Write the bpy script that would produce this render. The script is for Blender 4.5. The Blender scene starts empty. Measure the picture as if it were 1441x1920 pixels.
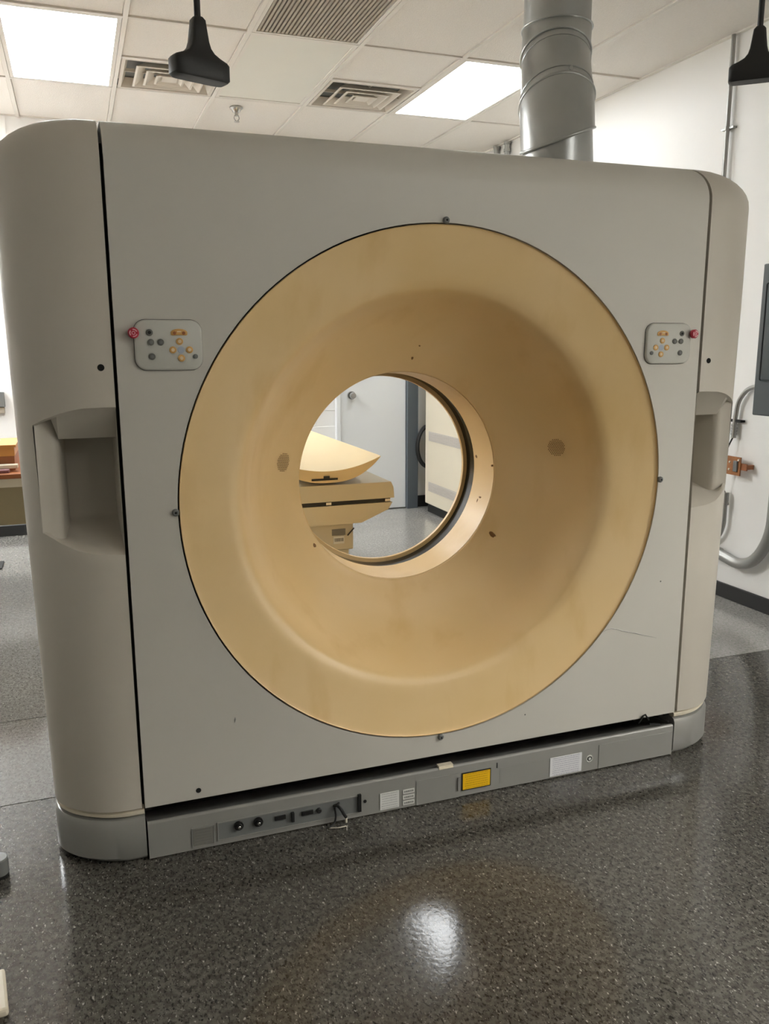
import bpy, bmesh, math, random
from mathutils import Vector, Matrix
random.seed(7)
C = bpy.context.scene.collection
SC = bpy.context.scene
pi = math.pi
sin, cos = math.sin, math.cos

# ------------------------------------------------------------------ camera
CAMLOC = Vector((-0.98277, -2.20682, 1.41128))
yaw, pitch, roll = -0.348130545, -0.196441844, -0.003326638
FPX = 1569.059
fwd = Vector((-sin(yaw)*cos(pitch), cos(yaw)*cos(pitch), sin(pitch)))
r0 = Vector((cos(yaw), sin(yaw), 0)); u0 = r0.cross(fwd)
rt = r0*cos(roll)+u0*sin(roll); up = -r0*sin(roll)+u0*cos(roll)
cam = bpy.data.cameras.new('camera'); co = bpy.data.objects.new('camera', cam); C.objects.link(co)
M = Matrix.Identity(4)
for i in range(3):
    M[i][0], M[i][1], M[i][2], M[i][3] = rt[i], up[i], -fwd[i], CAMLOC[i]
co.matrix_world = M
cam.sensor_fit = 'HORIZONTAL'; cam.sensor_width = 36.0; cam.lens = FPX/1441*36.0
cam.clip_start = 0.02
SC.camera = co

# ------------------------------------------------------------------ world, exposure
w = bpy.data.worlds.new('world'); SC.world = w; w.use_nodes = True
w.node_tree.nodes['Background'].inputs[0].default_value = (0.9, 0.95, 1, 1)
w.node_tree.nodes['Background'].inputs[1].default_value = 0.0
vs = SC.view_settings
vs.view_transform = 'Standard'; vs.look = 'None'; vs.gamma = 1; vs.use_curve_mapping = False
vs.exposure = 0.0
SC.cycles.max_bounces = 10; SC.cycles.diffuse_bounces = 6; SC.cycles.glossy_bounces = 5
SC.cycles.use_denoising = True
SC.cycles.sample_clamp_indirect = 30.0
E_REAR = 26.0
E_RIGHT = 13.5     # the lit troffers behind the scanner
E_FRONT = 10.0     # troffer far behind the camera on the right
E_FRONT_B = 14.0    # troffer nearer the camera on the right
E_LEFT_FILL = 85.0      # added troffer out of view, brightening the left back wall
E_COR_FILL = 84.0    # added fill lamp in a made-up corridor on the right

# ------------------------------------------------------------------ materials
def srgb(r, g, b):
    f = lambda c: (c/255/12.92) if c/255 <= 0.04045 else ((c/255+0.055)/1.055)**2.4
    return (f(r), f(g), f(b), 1)
MATS = {}
def mat(name, col, rough=0.5, metal=0.0, var=0.0, vscale=6.0, bump=0.0, bscale=60.0, coat=0.0, spec=None, emit=None, estr=0.0):
    m = bpy.data.materials.new(name); m.use_nodes = True
    nt = m.node_tree; b = nt.nodes['Principled BSDF']
    b.inputs['Base Color'].default_value = col
    b.inputs['Roughness'].default_value = rough; b.inputs['Metallic'].default_value = metal
    if spec is not None: b.inputs['Specular IOR Level'].default_value = spec
    if coat: b.inputs['Coat Weight'].default_value = coat
    tc = nt.nodes.new('ShaderNodeTexCoord')
    if var:
        n = nt.nodes.new('ShaderNodeTexNoise'); n.inputs['Scale'].default_value = vscale; n.inputs['Detail'].default_value = 6
        nt.links.new(tc.outputs['Object'], n.inputs['Vector'])
        mx = nt.nodes.new('ShaderNodeMix'); mx.data_type = 'RGBA'
        mx.inputs[6].default_value = tuple(c*(1-var) for c in col[:3])+(1,)
        mx.inputs[7].default_value = tuple(min(1, c*(1+var)) for c in col[:3])+(1,)
        nt.links.new(n.outputs['Fac'], mx.inputs[0]); nt.links.new(mx.outputs[2], b.inputs['Base Color'])
    if bump:
        n2 = nt.nodes.new('ShaderNodeTexNoise'); n2.inputs['Scale'].default_value = bscale; n2.inputs['Detail'].default_value = 4
        nt.links.new(tc.outputs['Object'], n2.inputs['Vector'])
        bp = nt.nodes.new('ShaderNodeBump'); bp.inputs['Strength'].default_value = bump; bp.inputs['Distance'].default_value = 0.01
        nt.links.new(n2.outputs['Fac'], bp.inputs['Height']); nt.links.new(bp.outputs['Normal'], b.inputs['Normal'])
    if emit:
        b.inputs['Emission Color'].default_value = emit; b.inputs['Emission Strength'].default_value = estr
    MATS[name] = m
    return m
def mix_rgb(nt, fac, a, b):
    mx = nt.nodes.new('ShaderNodeMix'); mx.data_type = 'RGBA'
    for s, v in ((6, a), (7, b)):
        if isinstance(v, tuple): mx.inputs[s].default_value = v
        else: nt.links.new(v, mx.inputs[s])
    nt.links.new(fac, mx.inputs[0])
    return mx.outputs[2]
def ramp(nt, src, a, b):
    r = nt.nodes.new('ShaderNodeMapRange'); r.inputs['From Min'].default_value = a; r.inputs['From Max'].default_value = b
    nt.links.new(src, r.inputs['Value']); return r.outputs['Result']

# vinyl floor: dark grey with black and pale flecks
def floor_mat(name, c0, c1, c2, dk, lt):
    m = mat(name, c0, 0.30)
    nt = m.node_tree; b = nt.nodes['Principled BSDF']
    tc = nt.nodes.new('ShaderNodeTexCoord'); P = tc.outputs['Object']
    def noise(s, d=3):
        n = nt.nodes.new('ShaderNodeTexNoise'); n.inputs['Scale'].default_value = s; n.inputs['Detail'].default_value = d
        nt.links.new(P, n.inputs['Vector']); return n.outputs['Fac']
    base = mix_rgb(nt, ramp(nt, noise(5, 5), .3, .7), c0, c1)
    base = mix_rgb(nt, ramp(nt, noise(60, 3), .42, .60), base, c2)
    def chips(scale, loc, lo, hi, ang):
        mp = nt.nodes.new('ShaderNodeMapping'); mp.inputs['Location'].default_value = loc
        mp.inputs['Rotation'].default_value = (0, 0, ang); mp.inputs['Scale'].default_value = (1, .55, 1)
        nt.links.new(P, mp.inputs['Vector'])
        n = nt.nodes.new('ShaderNodeTexNoise'); n.inputs['Scale'].default_value = scale; n.inputs['Detail'].default_value = 2.5; n.inputs['Roughness'].default_value = .6
        nt.links.new(mp.outputs[0], n.inputs['Vector']); return ramp(nt, n.outputs['Fac'], lo, hi)
    base = mix_rgb(nt, chips(150, (1, 2, 3), .54, .66, .6), base, dk)
    base = mix_rgb(nt, chips(120, (5, 1, 2), .58, .68, -.5), base, dk)
    base = mix_rgb(nt, chips(130, (9, 4, 2), .625, .73, .9), base, lt)
    base = mix_rgb(nt, chips(110, (3, 7, 1), .645, .74, -.3), base, lt)
    nt.links.new(base, b.inputs['Base Color'])
    rr = ramp(nt, noise(3, 4), .2, .8); rr.node.inputs['To Min'].default_value = .09; rr.node.inputs['To Max'].default_value = .15
    nt.links.new(rr, b.inputs['Roughness'])
    bp = nt.nodes.new('ShaderNodeBump'); bp.inputs['Strength'].default_value = .10; bp.inputs['Distance'].default_value = .002
    nt.links.new(noise(70, 3), bp.inputs['Height']); nt.links.new(bp.outputs['Normal'], b.inputs['Normal'])
    return m
def print_mat(name, bg, ink, rows, dens=.5, sx=60):
    # lines of fine print on a label: object X across, Z up
    m = mat(name, bg, .45); nt = m.node_tree; b = nt.nodes['Principled BSDF']
    tc = nt.nodes.new('ShaderNodeTexCoord'); sp = nt.nodes.new('ShaderNodeSeparateXYZ'); nt.links.new(tc.outputs['Generated'], sp.inputs[0])
    def mth(op, a, v=None):
        n = nt.nodes.new('ShaderNodeMath'); n.operation = op
        for i, q in enumerate((a, v)):
            if q is None: continue
            if isinstance(q, (int, float)): n.inputs[i].default_value = q
            else: nt.links.new(q, n.inputs[i])
        return n.outputs[0]
    z = mth('MULTIPLY', sp.outputs['Z'], rows)
    fr = mth('FRACT', z); inrow = mth('MULTIPLY', mth('GREATER_THAN', fr, .3), mth('LESS_THAN', fr, .75))
    cb = nt.nodes.new('ShaderNodeCombineXYZ'); nt.links.new(mth('MULTIPLY', sp.outputs['X'], sx), cb.inputs[0]); nt.links.new(mth('FLOOR', z), cb.inputs[1])
    n = nt.nodes.new('ShaderNodeTexNoise'); n.inputs['Scale'].default_value = 1.0; nt.links.new(cb.outputs[0], n.inputs['Vector'])
    ink_f = mth('MULTIPLY', inrow, mth('GREATER_THAN', n.outputs['Fac'], dens))
    ex = mth('MULTIPLY', mth('GREATER_THAN', sp.outputs['X'], .08), mth('LESS_THAN', sp.outputs['X'], .92))
    nt.links.new(mix_rgb(nt, mth('MULTIPLY', ink_f, ex), bg, ink), b.inputs['Base Color'])
    return m

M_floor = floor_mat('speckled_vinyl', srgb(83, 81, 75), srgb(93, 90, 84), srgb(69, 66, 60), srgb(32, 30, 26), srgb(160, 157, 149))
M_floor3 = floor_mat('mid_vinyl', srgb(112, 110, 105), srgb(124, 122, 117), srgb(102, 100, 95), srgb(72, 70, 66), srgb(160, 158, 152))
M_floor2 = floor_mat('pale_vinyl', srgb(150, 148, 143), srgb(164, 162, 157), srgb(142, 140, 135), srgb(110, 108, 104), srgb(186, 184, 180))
M_wallf = mat('darkened_front_wall', srgb(150, 146, 138), .6, var=.02)  # unseen front wall, greyed to cut fill light on the scanner
M_wall = mat('white_painted_wall', srgb(236, 235, 232), .45, var=.02, vscale=2, bump=.05, bscale=40)
M_tile = mat('mineral_fibre_tile', srgb(236, 231, 224), .9, var=.06, vscale=120, bump=.5, bscale=220)
M_rail = mat('white_rail', srgb(225, 220, 212), .5)
M_dark = mat('dark_void', srgb(28, 26, 24), .8)
M_black = mat('black_rubber', srgb(24, 24, 23), .5)
M_base = mat('black_vinyl_base', srgb(36, 36, 36), .45)
M_case = mat('warm_grey_plastic', srgb(196, 193, 184), .42, var=.02, vscale=4, bump=.03, bscale=300)
M_side = mat('warm_grey_side_plastic', srgb(192, 186, 174), .42, var=.025, vscale=4, bump=.03, bscale=300)
M_cream = mat('cream_paint', srgb(214, 205, 184), .45, var=.02)
M_bed = mat('cream_table_shell', srgb(192, 184, 162), .45, var=.03)
M_pad = mat('tan_cradle', srgb(214, 194, 152), .42, var=.04, vscale=5)
M_skirt = mat('grey_base_paint', srgb(140, 139, 134), .30, var=.05, vscale=9, spec=.6)
M_galv = mat('galvanised_steel', srgb(176, 178, 176), .30, .7, var=.12, vscale=9)
M_steel = mat('zinc_conduit', srgb(165, 165, 162), .38, .8, var=.08)
M_chrome = mat('chrome', srgb(190, 188, 184), .2, .95)
M_pend = mat('black_moulded_plastic', srgb(26, 26, 25), .5, bump=.05, bscale=80)
M_diff = mat('lit_diffuser', srgb(240, 240, 238), .6, emit=(.97, 1, 1.02, 1), estr=E_REAR)
M_difff = mat('front_lit_diffuser', srgb(240, 240, 238), .6, emit=(1, .99, .95, 1), estr=E_FRONT)
M_diffb = mat('front_left_diffuser', srgb(240, 240, 238), .6, emit=(1, .99, .95, 1), estr=E_FRONT_B)
M_diffc = mat('added_corridor_diffuser', srgb(240, 240, 238), .6, emit=(1, .99, .95, 1), estr=E_COR_FILL)
M_diffl = mat('added_left_diffuser', srgb(240, 240, 238), .6, emit=(.97, 1, 1.02, 1), estr=E_LEFT_FILL)
M_diffr = mat('right_diffuser', srgb(240, 240, 238), .6, emit=(.97, 1, 1.02, 1), estr=E_RIGHT)
M_lens = mat('unlit_plastic_lens', srgb(222, 220, 210), .4, var=.02)
M_vent = mat('vent_enamel', srgb(214, 206, 194), .5)
M_fin = mat('grille_fin', srgb(176, 166, 150), .55)
M_box = mat('dark_grey_enamel', srgb(66, 72, 74), .45, var=.04)
M_pcb = mat('brown_circuit_board', srgb(150, 96, 52), .5, var=.35, vscale=45)
M_solder = mat('solder', srgb(214, 206, 190), .3, .6)
M_keyg = mat('grey_key', srgb(98, 98, 92), .5)
M_keyo = mat('orange_key', srgb(206, 160, 92), .45)
M_key_in = mat('orange_key_inner', srgb(226, 204, 166), .45)
M_panel = mat('pale_keypad_shell', srgb(190, 190, 182), .42)
M_red = mat('red_stop', srgb(176, 38, 58), .4)
M_pink = mat('pale_print', srgb(226, 170, 178), .5)
M_blue = mat('pale_blue_print', srgb(168, 178, 192), .5)
M_yel = print_mat('yellow_warning_print', srgb(232, 182, 14), srgb(182, 136, 12), 7, .50)
M_wlab = print_mat('white_label_print', srgb(214, 214, 210), srgb(160, 160, 158), 7, .50)
M_wlab2 = print_mat('white_form_print', srgb(216, 216, 218), srgb(172, 172, 184), 9, .48)
M_slab = print_mat('small_label_print', srgb(206, 206, 200), srgb(110, 110, 106), 1, .47, 26)
M_glab = print_mat('grey_plate_print', srgb(116, 114, 108), srgb(102, 100, 96), 6, .5)
M_acr = mat('black_acrylic', srgb(16, 17, 17), .16, spec=.4)
M_glue = mat('brown_residue', srgb(120, 82, 34), .5)
M_hole = mat('black_hole', srgb(10, 9, 8), .9)
M_wood = mat('orange_wood', srgb(206, 146, 78), .4, var=.1, vscale=14)
M_wood2 = mat('brown_wood', srgb(150, 90, 50), .45, var=.15, vscale=14)
M_desk = mat('olive_enamel', srgb(146, 134, 104), .5)
M_paper = mat('paper', srgb(222, 212, 190), .7)
M_paper2 = mat('purple_paper', srgb(128, 88, 92), .7)
M_door = mat('white_door_paint', srgb(222, 225, 227), .4, var=.01)
M_frame = mat('blue_grey_frame', srgb(86, 93, 98), .4)
M_louv = mat('grey_louvre', srgb(186, 180, 172), .5)
M_greyp = mat('grey_plate', srgb(112, 114, 112), .5)

def flare_mat():
    m = mat('tan_bore_plastic', srgb(214, 182, 128), .38, bump=.02, bscale=150)
    nt = m.node_tree; b = nt.nodes['Principled BSDF']; tc = nt.nodes.new('ShaderNodeTexCoord')
    def noise(s, d, sc=(1, 1, 1)):
        mp = nt.nodes.new('ShaderNodeMapping'); mp.inputs['Scale'].default_value = sc; nt.links.new(tc.outputs['Object'], mp.inputs['Vector'])
        n = nt.nodes.new('ShaderNodeTexNoise'); n.inputs['Scale'].default_value = s; n.inputs['Detail'].default_value = d
        nt.links.new(mp.outputs[0], n.inputs['Vector']); return n.outputs['Fac']
    c = mix_rgb(nt, ramp(nt, noise(2.2, 4), .35, .7), srgb(227, 198, 149), srgb(221, 189, 132))
    c = mix_rgb(nt, ramp(nt, noise(7, 6, (1, 1, .35)), .55, .8), c, srgb(212, 178, 120))
    nt.links.new(c, b.inputs['Base Color'])
    return m
M_flare = flare_mat()

# ------------------------------------------------------------------ helpers
def obj(name, bm, m, parent=None, smooth=None):
    me = bpy.data.meshes.new(name)
    bmesh.ops.recalc_face_normals(bm, faces=bm.faces)
    bm.to_mesh(me); bm.free()
    me.materials.append(m)
    if smooth is not None:
        for p_ in me.polygons: p_.use_smooth = True
        me.set_sharp_from_angle(angle=math.radians(smooth))
    o = bpy.data.objects.new(name, me); C.objects.link(o)
    if parent: o.parent = parent
    return o
def tag(o, label=None, cat=None, group=None, kind=None):
    if label: o['label'] = label
    if cat: o['category'] = cat
    if group: o['group'] = group
    if kind: o['kind'] = kind
    return o
def thing(name, loc, label, cat, group=None):
    o = bpy.data.objects.new(name, None); C.objects.link(o); o.location = loc; o.empty_display_size = .05
    return tag(o, label, cat, group)
def struct(name, bm, m, **k):
    o = obj(name, bm, m, **k); o['kind'] = 'structure'; return o
def BM(): return bmesh.new()
def bx(bm, a, b, bev=0.0, seg=2):
    x0, y0, z0 = (min(a[i], b[i]) for i in range(3)); x1, y1, z1 = (max(a[i], b[i]) for i in range(3))
    r = bmesh.ops.create_cube(bm, size=1.0)
    for v in r['verts']:
        v.co = Vector(((x0+x1)/2+v.co.x*(x1-x0), (y0+y1)/2+v.co.y*(y1-y0), (z0+z1)/2+v.co.z*(z1-z0)))
    if bev:
        es = list({e for v in r['verts'] for e in v.link_edges})
        bmesh.ops.bevel(bm, geom=es, offset=bev, segments=seg, affect='EDGES', profile=.5)
    return bm
def box(a, b, bev=0.0, seg=2): return bx(BM(), a, b, bev, seg)
def frame_to(d):
    d = Vector(d).normalized(); a = Vector((0, 0, 1)) if abs(d.z) < .9 else Vector((1, 0, 0))
    u = d.cross(a).normalized(); return u, d.cross(u).normalized(), d
def loft(bm, rings, cap=True, closed=True):
    R = [[bm.verts.new(p) for p in r] for r in rings]
    n = len(R[0])
    for a, b in zip(R, R[1:]):
        for i in range(n if closed else n-1):
            j = (i+1) % n
            try: bm.faces.new((a[i], a[j], b[j], b[i]))
            except ValueError: pass
    if cap:
        bm.faces.new(R[0]); bm.faces.new(R[-1])
    return R
def tube(bm, pts, r, n=12, cap=True):
    pts = [Vector(p) for p in pts]
    rs = r if isinstance(r, (list, tuple)) else [r]*len(pts)
    u = None; rings = []
    for i, p in enumerate(pts):
        d = (pts[min(i+1, len(pts)-1)]-pts[max(i-1, 0)]).normalized()
        if u is None: u = frame_to(d)[0]
        u = (u-d*u.dot(d)).normalized(); v = d.cross(u)
        rings.append([p+(u*cos(2*pi*k/n)+v*sin(2*pi*k/n))*rs[i] for k in range(n)])
    loft(bm, rings, cap); return bm
def smoothpath(pts, n=6):
    pts = [Vector(p) for p in pts]; P = [pts[0]*2-pts[1]]+pts+[pts[-1]*2-pts[-2]]; out = []
    for i in range(1, len(P)-2):
        for k in range(n):
            t = k/n; a, b, c, d = P[i-1:i+3]
            out.append(.5*((2*b)+(c-a)*t+(2*a-5*b+4*c-d)*t*t+(3*b-a-3*c+d)*t**3))
    out.append(pts[-1]); return out
def cyl(bm, a, b, r, n=16, r2=None):
    return tube(bm, [a, b], [r, r if r2 is None else r2], n)
def disc(bm, c, nrm, r, h, n=16, bev=.25):
    # flat button: short cylinder with a softened rim, standing on c along nrm
    c = Vector(c); nv = Vector(nrm).normalized()
    return tube(bm, [c, c+nv*h*(1-bev), c+nv*h], [r, r, r*(1-bev)], n)
def ringc(c, nrm, r, n, xref=(1, 0, 0)):
    nv = Vector(nrm).normalized(); u = Vector(xref); u = (u-nv*u.dot(nv)).normalized(); v = nv.cross(u)
    return [Vector(c)+(u*cos(2*pi*k/n)+v*sin(2*pi*k/n))*r for k in range(n)]
def lathe_y(bm, prof, cz, n=96, cx=0.0):
    # prof: (y, r) list, open surface of revolution about the y axis
    rings = [[(cx+r*cos(2*pi*k/n), y, cz+r*sin(2*pi*k/n)) for k in range(n)] for y, r in prof]
    loft(bm, rings, cap=False); return bm
def copy_tree(o, parent=None):
    c = o.copy(); C.objects.link(c)
    if parent: c.parent = parent
    for ch in list(o.children): copy_tree(ch, c)
    return c

# ------------------------------------------------------------------ the room
XL, XR, YF, YB, H = -3.10, 2.39, -6.2, 4.6, 3.0
fl = struct('floor', box((XL, YF, -.06), (XR, YB, -.006)), M_dark)
def sheet(poly, m=None):
    bm = BM()
    vs_ = [bm.verts.new((x, y, -.006)) for x, y in poly]; f = bm.faces.new(vs_)
    r = bmesh.ops.extrude_face_region(bm, geom=[f])
    for v in r['geom']:
        if isinstance(v, bmesh.types.BMVert): v.co.z = 0
    return obj('vinyl_sheet', bm, m or M_floor2, fl)
g = .0022
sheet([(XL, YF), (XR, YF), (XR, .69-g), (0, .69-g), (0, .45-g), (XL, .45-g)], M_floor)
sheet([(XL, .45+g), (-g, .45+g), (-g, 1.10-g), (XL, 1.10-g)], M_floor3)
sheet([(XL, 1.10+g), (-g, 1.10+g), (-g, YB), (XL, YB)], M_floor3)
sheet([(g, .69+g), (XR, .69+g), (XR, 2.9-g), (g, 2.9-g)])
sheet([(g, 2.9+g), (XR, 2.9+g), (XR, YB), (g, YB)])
DY0, DY1, DZ = -2.35, -1.20, 2.10        # unseen doorway and corridor, added to light the scanner's right front
bm = BM(); bx(bm, (XR, DY1, -.06), (XR+.1, YB+.1, H+.15)); bx(bm, (XR, YF-.1, -.06), (XR+.1, DY0, H+.15)); bx(bm, (XR, DY0, DZ), (XR+.1, DY1, H+.15))
struct('wall_right', bm, M_wall)
CX = XR+1.7
struct('floor_added_corridor', box((XR, -4.2, -.06), (CX, -.6, -.004)), M_floor2)
struct('ceiling_added_corridor', box((XR+.1, -4.2, 2.6), (CX, -.6, 2.66)), M_tile)
bm = BM(); bx(bm, (CX, -4.2, -.06), (CX+.08, -.6, 2.66)); bx(bm, (XR+.1, -4.28, -.06), (CX, -4.2, 2.66)); bx(bm, (XR+.1, -.6, -.06), (CX, -.52, 2.66))
struct('wall_added_corridor', bm, M_wall)
bm = BM(); bx(bm, (XR-.012, DY0-.05, 0), (XR+.11, DY0, DZ+.05)); bx(bm, (XR-.012, DY1, 0), (XR+.11, DY1+.05, DZ+.05)); bx(bm, (XR-.012, DY0, DZ), (XR+.11, DY1, DZ+.05))
struct('trim_2', bm, M_frame)
struct('wall_left', box((XL-.1, YF-.1, -.06), (XL, YB+.1, H+.15)), M_wall)
struct('wall_front', box((XL, YF-.1, -.06), (XR, YF, H+.15)), M_wallf)
wb = struct('wall_back', box((XL, YB, -.06), (XR, YB+.1, H+.15)), M_wall)
# painted block courses beside the door
bmk = box((-.197, -.003, -.0635), (.197, .006, .0635), .003, 1)
blk0 = obj('block', bmk, M_wall, wb)
first = True
for r_ in range(15):
    for x_ in (.29, .69) if r_ % 2 else (.49, .89):
        o = blk0 if first else blk0.copy()
        if not first: C.objects.link(o)
        first = False
        o.location = (x_, YB-.003, .16+r_*.13)
struct('trim_1', box((-1.338, YB-.006, 0), (-1.326, YB, H)), M_wall)
struct('baseboard_right', box((XR-.012, DY1+.052, 0), (XR, YB, .085), .004, 1), M_base)
struct('baseboard_back', box((1.775, YB-.014, 0), (XR-.012, YB, .10), .004, 1), M_base)
struct('baseboard_left', box((XL, YF, 0), (XL+.012, YB, .085), .004, 1), M_base)
bb = struct('baseboard_rear', box((XL+.012, YB-.014, 0), (1.05, YB, .085), .004, 1), M_base)
# door in the back wall
d1 = thing('door_1', (1.38, YB, 0), None, None); d1['kind'] = 'structure'
def dpart(n, a, b, m, bev=.003):
    o = obj(n, box(Vector(a)-d1.location, Vector(b)-d1.location, bev, 1), m, d1); return o
dpart('door_leaf', (1.085, YB-.03, .008), (1.675, YB-.002, 2.03), M_door)
dpart('door_frame', (1.677, YB-.07, 0), (1.776, YB, 2.10), M_frame)
dpart('door_frame', (1.045, YB-.05, 0), (1.081, YB, 2.10), M_door)
dpart('door_frame', (1.045, YB-.07, 2.033), (1.776, YB, 2.12), M_frame)
bm = BM(); cyl(bm, (1.18-1.38, -.03, 1.0), (1.18-1.38, -.055, 1.0), .034, 20); cyl(bm, (1.18-1.38, -.055, 1.0), (1.18-1.38, -.075, 1.0), .014, 14)
cyl(bm, (1.18-1.38, -.075, 1.0), (1.18-1.38, -.105, 1.0), .028, 18, .022); obj('door_knob', bm, M_chrome, d1, 40)

# ------------------------------------------------------------------ ceiling
ce = struct('ceiling', box((XL, YF, H+.10), (XR, YB, H+.15)), M_dark)
X0, T = -1.244, .6096
cols = [X0+T*k for k in range(-3, 7)]
cols = [max(XL, c) for c in cols]; cols[-1] = XR
rows = [YF]+[2.46+1.2192*k for k in range(-6, 2)]+[YB]
SPECIAL = {(3, 2.46): 'light', (4, 2.46): 'vent', (5, 2.46): 'lens', (6, 2.46): 'vent', (7, 2.46): 'light', (5, 1.2408): 'grille',
           (6, -4.8552): 'flight', (7, -3.636): 'lens2', (0, 3.6792): 'light'}
def tile(x0, x1, y0, y1, sag=0):
    e = .013
    o = obj('ceiling_tile', box((x0+e, y0+e, H+.002+sag), (x1-e, y1-e, H+.020+sag), .004, 1), M_tile, ce)
for i in range(len(cols)-1):
    for j in range(len(rows)-1):
        x0, x1, y0, y1 = cols[i], cols[i+1], rows[j], rows[j+1]
        k = next((v for (a, b), v in SPECIAL.items() if a == i and abs(b-y0) < .01), None)
        if k is None: tile(x0, x1, y0, y1, random.uniform(-.001, .004))
        elif k == 'vent': tile(x0, x1, y0, (y0+y1)/2, .001)
def rail(a, b): obj('grid_rail', box(a, b), M_rail, ce)
for c in cols[1:-1]: rail((c-.012, YF, H-.006), (c+.012, YB, H+.012))
for r_ in rows[1:-1]:
    for i in range(len(cols)-1): rail((cols[i]+.012, r_-.012, H-.005), (cols[i+1]-.012, r_+.012, H+.010))
for i in (4, 6): rail((cols[i]+.012, 3.0696-.012, H-.005), (cols[i+1]-.012, 3.0696+.012, H+.010))
rail((XR-.022, YF, H-.004), (XR, YB, H+.01)); rail((XL, YF, H-.004), (XL+.022, YB, H+.01))
rail((XL, YB-.022, H-.0035), (XR, YB, H+.01))

def troffer(i, y0, m, label, name='ceiling_light'):
    x0, x1, y1 = cols[i]+.014, cols[i+1]-.014, min(y0+1.2192, YB-.012)
    t = thing(name, ((x0+x1)/2, (y0+y1)/2, H), label, 'light', 'ceiling light panels')
    hx, hy = (x1-x0)/2, (y1-y0)/2-.014
    bm = BM(); f = .022
    bx(bm, (-hx, -hy, -.004), (hx, -hy+f, .03)); bx(bm, (-hx, hy-f, -.004), (hx, hy, .03))
    bx(bm, (-hx, -hy+f, -.004), (-hx+f, hy-f, .03)); bx(bm, (hx-f, -hy+f, -.004), (hx, hy-f, .03))
    obj('frame', bm, M_rail, t)
    obj('diffuser', box((-hx+f, -hy+f, 0), (hx-f, hy-f, .006)), m, t)
    obj('housing', box((-hx, -hy, .032), (hx, hy, .09)), M_rail, t)
    return t
troffer(3, 2.46, M_diff, 'glowing ceiling light panel above the left end of the scanner')
troffer(7, 2.46, M_diffr, 'glowing ceiling light panel partly hidden by the steel duct')
troffer(6, -4.8552, M_difff, 'ceiling light panel far behind the camera position')
t = troffer(5, 2.46, M_lens, 'unlit plastic lensed ceiling light between the two air vents')
troffer(7, -3.636, M_diffb, 'ceiling light panel on the camera side nearer the scanner')
troffer(0, 3.6792, M_diffl, 'added ceiling light panel out of view, brightening the left back wall')

t = thing('added_corridor_light', (XR+.95, -1.75, 2.6), 'added fill light panel in a made-up corridor beyond the doorway', 'light')
obj('frame', box((-.32, -.93, -.03), (.32, .93, -.002), .004, 1), M_rail, t)
obj('diffuser', box((-.30, -.91, -.036), (.30, .91, -.030)), M_diffc, t)

def vent(i, label):
    y0, y1 = 3.0696, 3.6792; x0, x1 = cols[i], cols[i+1]
    t = thing('air_vent', ((x0+x1)/2, (y0+y1)/2, H), label, 'vent', 'square ceiling air vents')
    h = .288
    def sq(a, z): return [(-a, -a, z), (a, -a, z), (a, a, z), (-a, a, z)]
    bm = BM(); loft(bm, [sq(h, -.004), sq(h-.02, -.004), sq(h-.045, .05), sq(h, .05)], cap=False)
    obj('frame', bm, M_vent, t)
    for a, zo in ((.205, -.012), (.145, -.016), (.085, -.02)):
        bm = BM(); loft(bm, [sq(a, zo), sq(a-.012, zo-.002), sq(a-.062, zo+.036), sq(a-.058, zo+.041), sq(a-.004, zo+.005), sq(a, zo)], cap=False)
        bmesh.ops.remove_doubles(bm, verts=bm.verts, dist=1e-5)
        obj('louver', bm, M_vent, t)
    obj('center_plate', box((-.045, -.045, -.014), (.045, .045, -.010)), M_vent, t)
    obj('duct_throat', box((-h, -h, .055), (h, h, .085)), M_greyp, t)
    bm = BM(); bx(bm, (-.004, -.26, .012), (.004, .26, .03)); bx(bm, (-.26, -.004, .012), (-.005, .004, .03)); bx(bm, (.005, -.004, .012), (.26, .004, .03))
    obj('support_bar', bm, M_vent, t)
vent(4, 'square white ceiling air vent behind the left black hanger')
vent(6, 'square white ceiling air vent left of the duct-side light')
# return grille with fins
x0, x1, y0, y1 = cols[5]+.014, cols[6]-.014, 1.2408+.014, 2.46-.014
t = thing('return_grille', ((x0+x1)/2, (y0+y1)/2, H), 'long slatted return air grille in the ceiling above the scanner', 'vent')
hx, hy = (x1-x0)/2, (y1-y0)/2
bm = BM(); f = .018
bx(bm, (-hx, -hy, -.004), (hx, -hy+f, .03)); bx(bm, (-hx, hy-f, -.004), (hx, hy, .03)); bx(bm, (-hx, -hy+f, -.004), (-hx+f, hy-f, .03)); bx(bm, (hx-f, -hy+f, -.004), (hx, hy-f, .03))
obj('frame', bm, M_rail, t)
fin0 = obj('fin', box((-.006, -hy+f, -.001), (.006, hy-f, .024)), M_fin, t)
nf = 26
for k in range(nf):
    o = fin0 if k == 0 else fin0.copy()
    if k: C.objects.link(o)
    o.location = (-hx+f+.011+k*(2*hx-2*f-.022)/(nf-1), 0, 0)
obj('duct_throat', box((-hx, -hy, .036), (hx, hy, .08)), M_dark, t)
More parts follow.
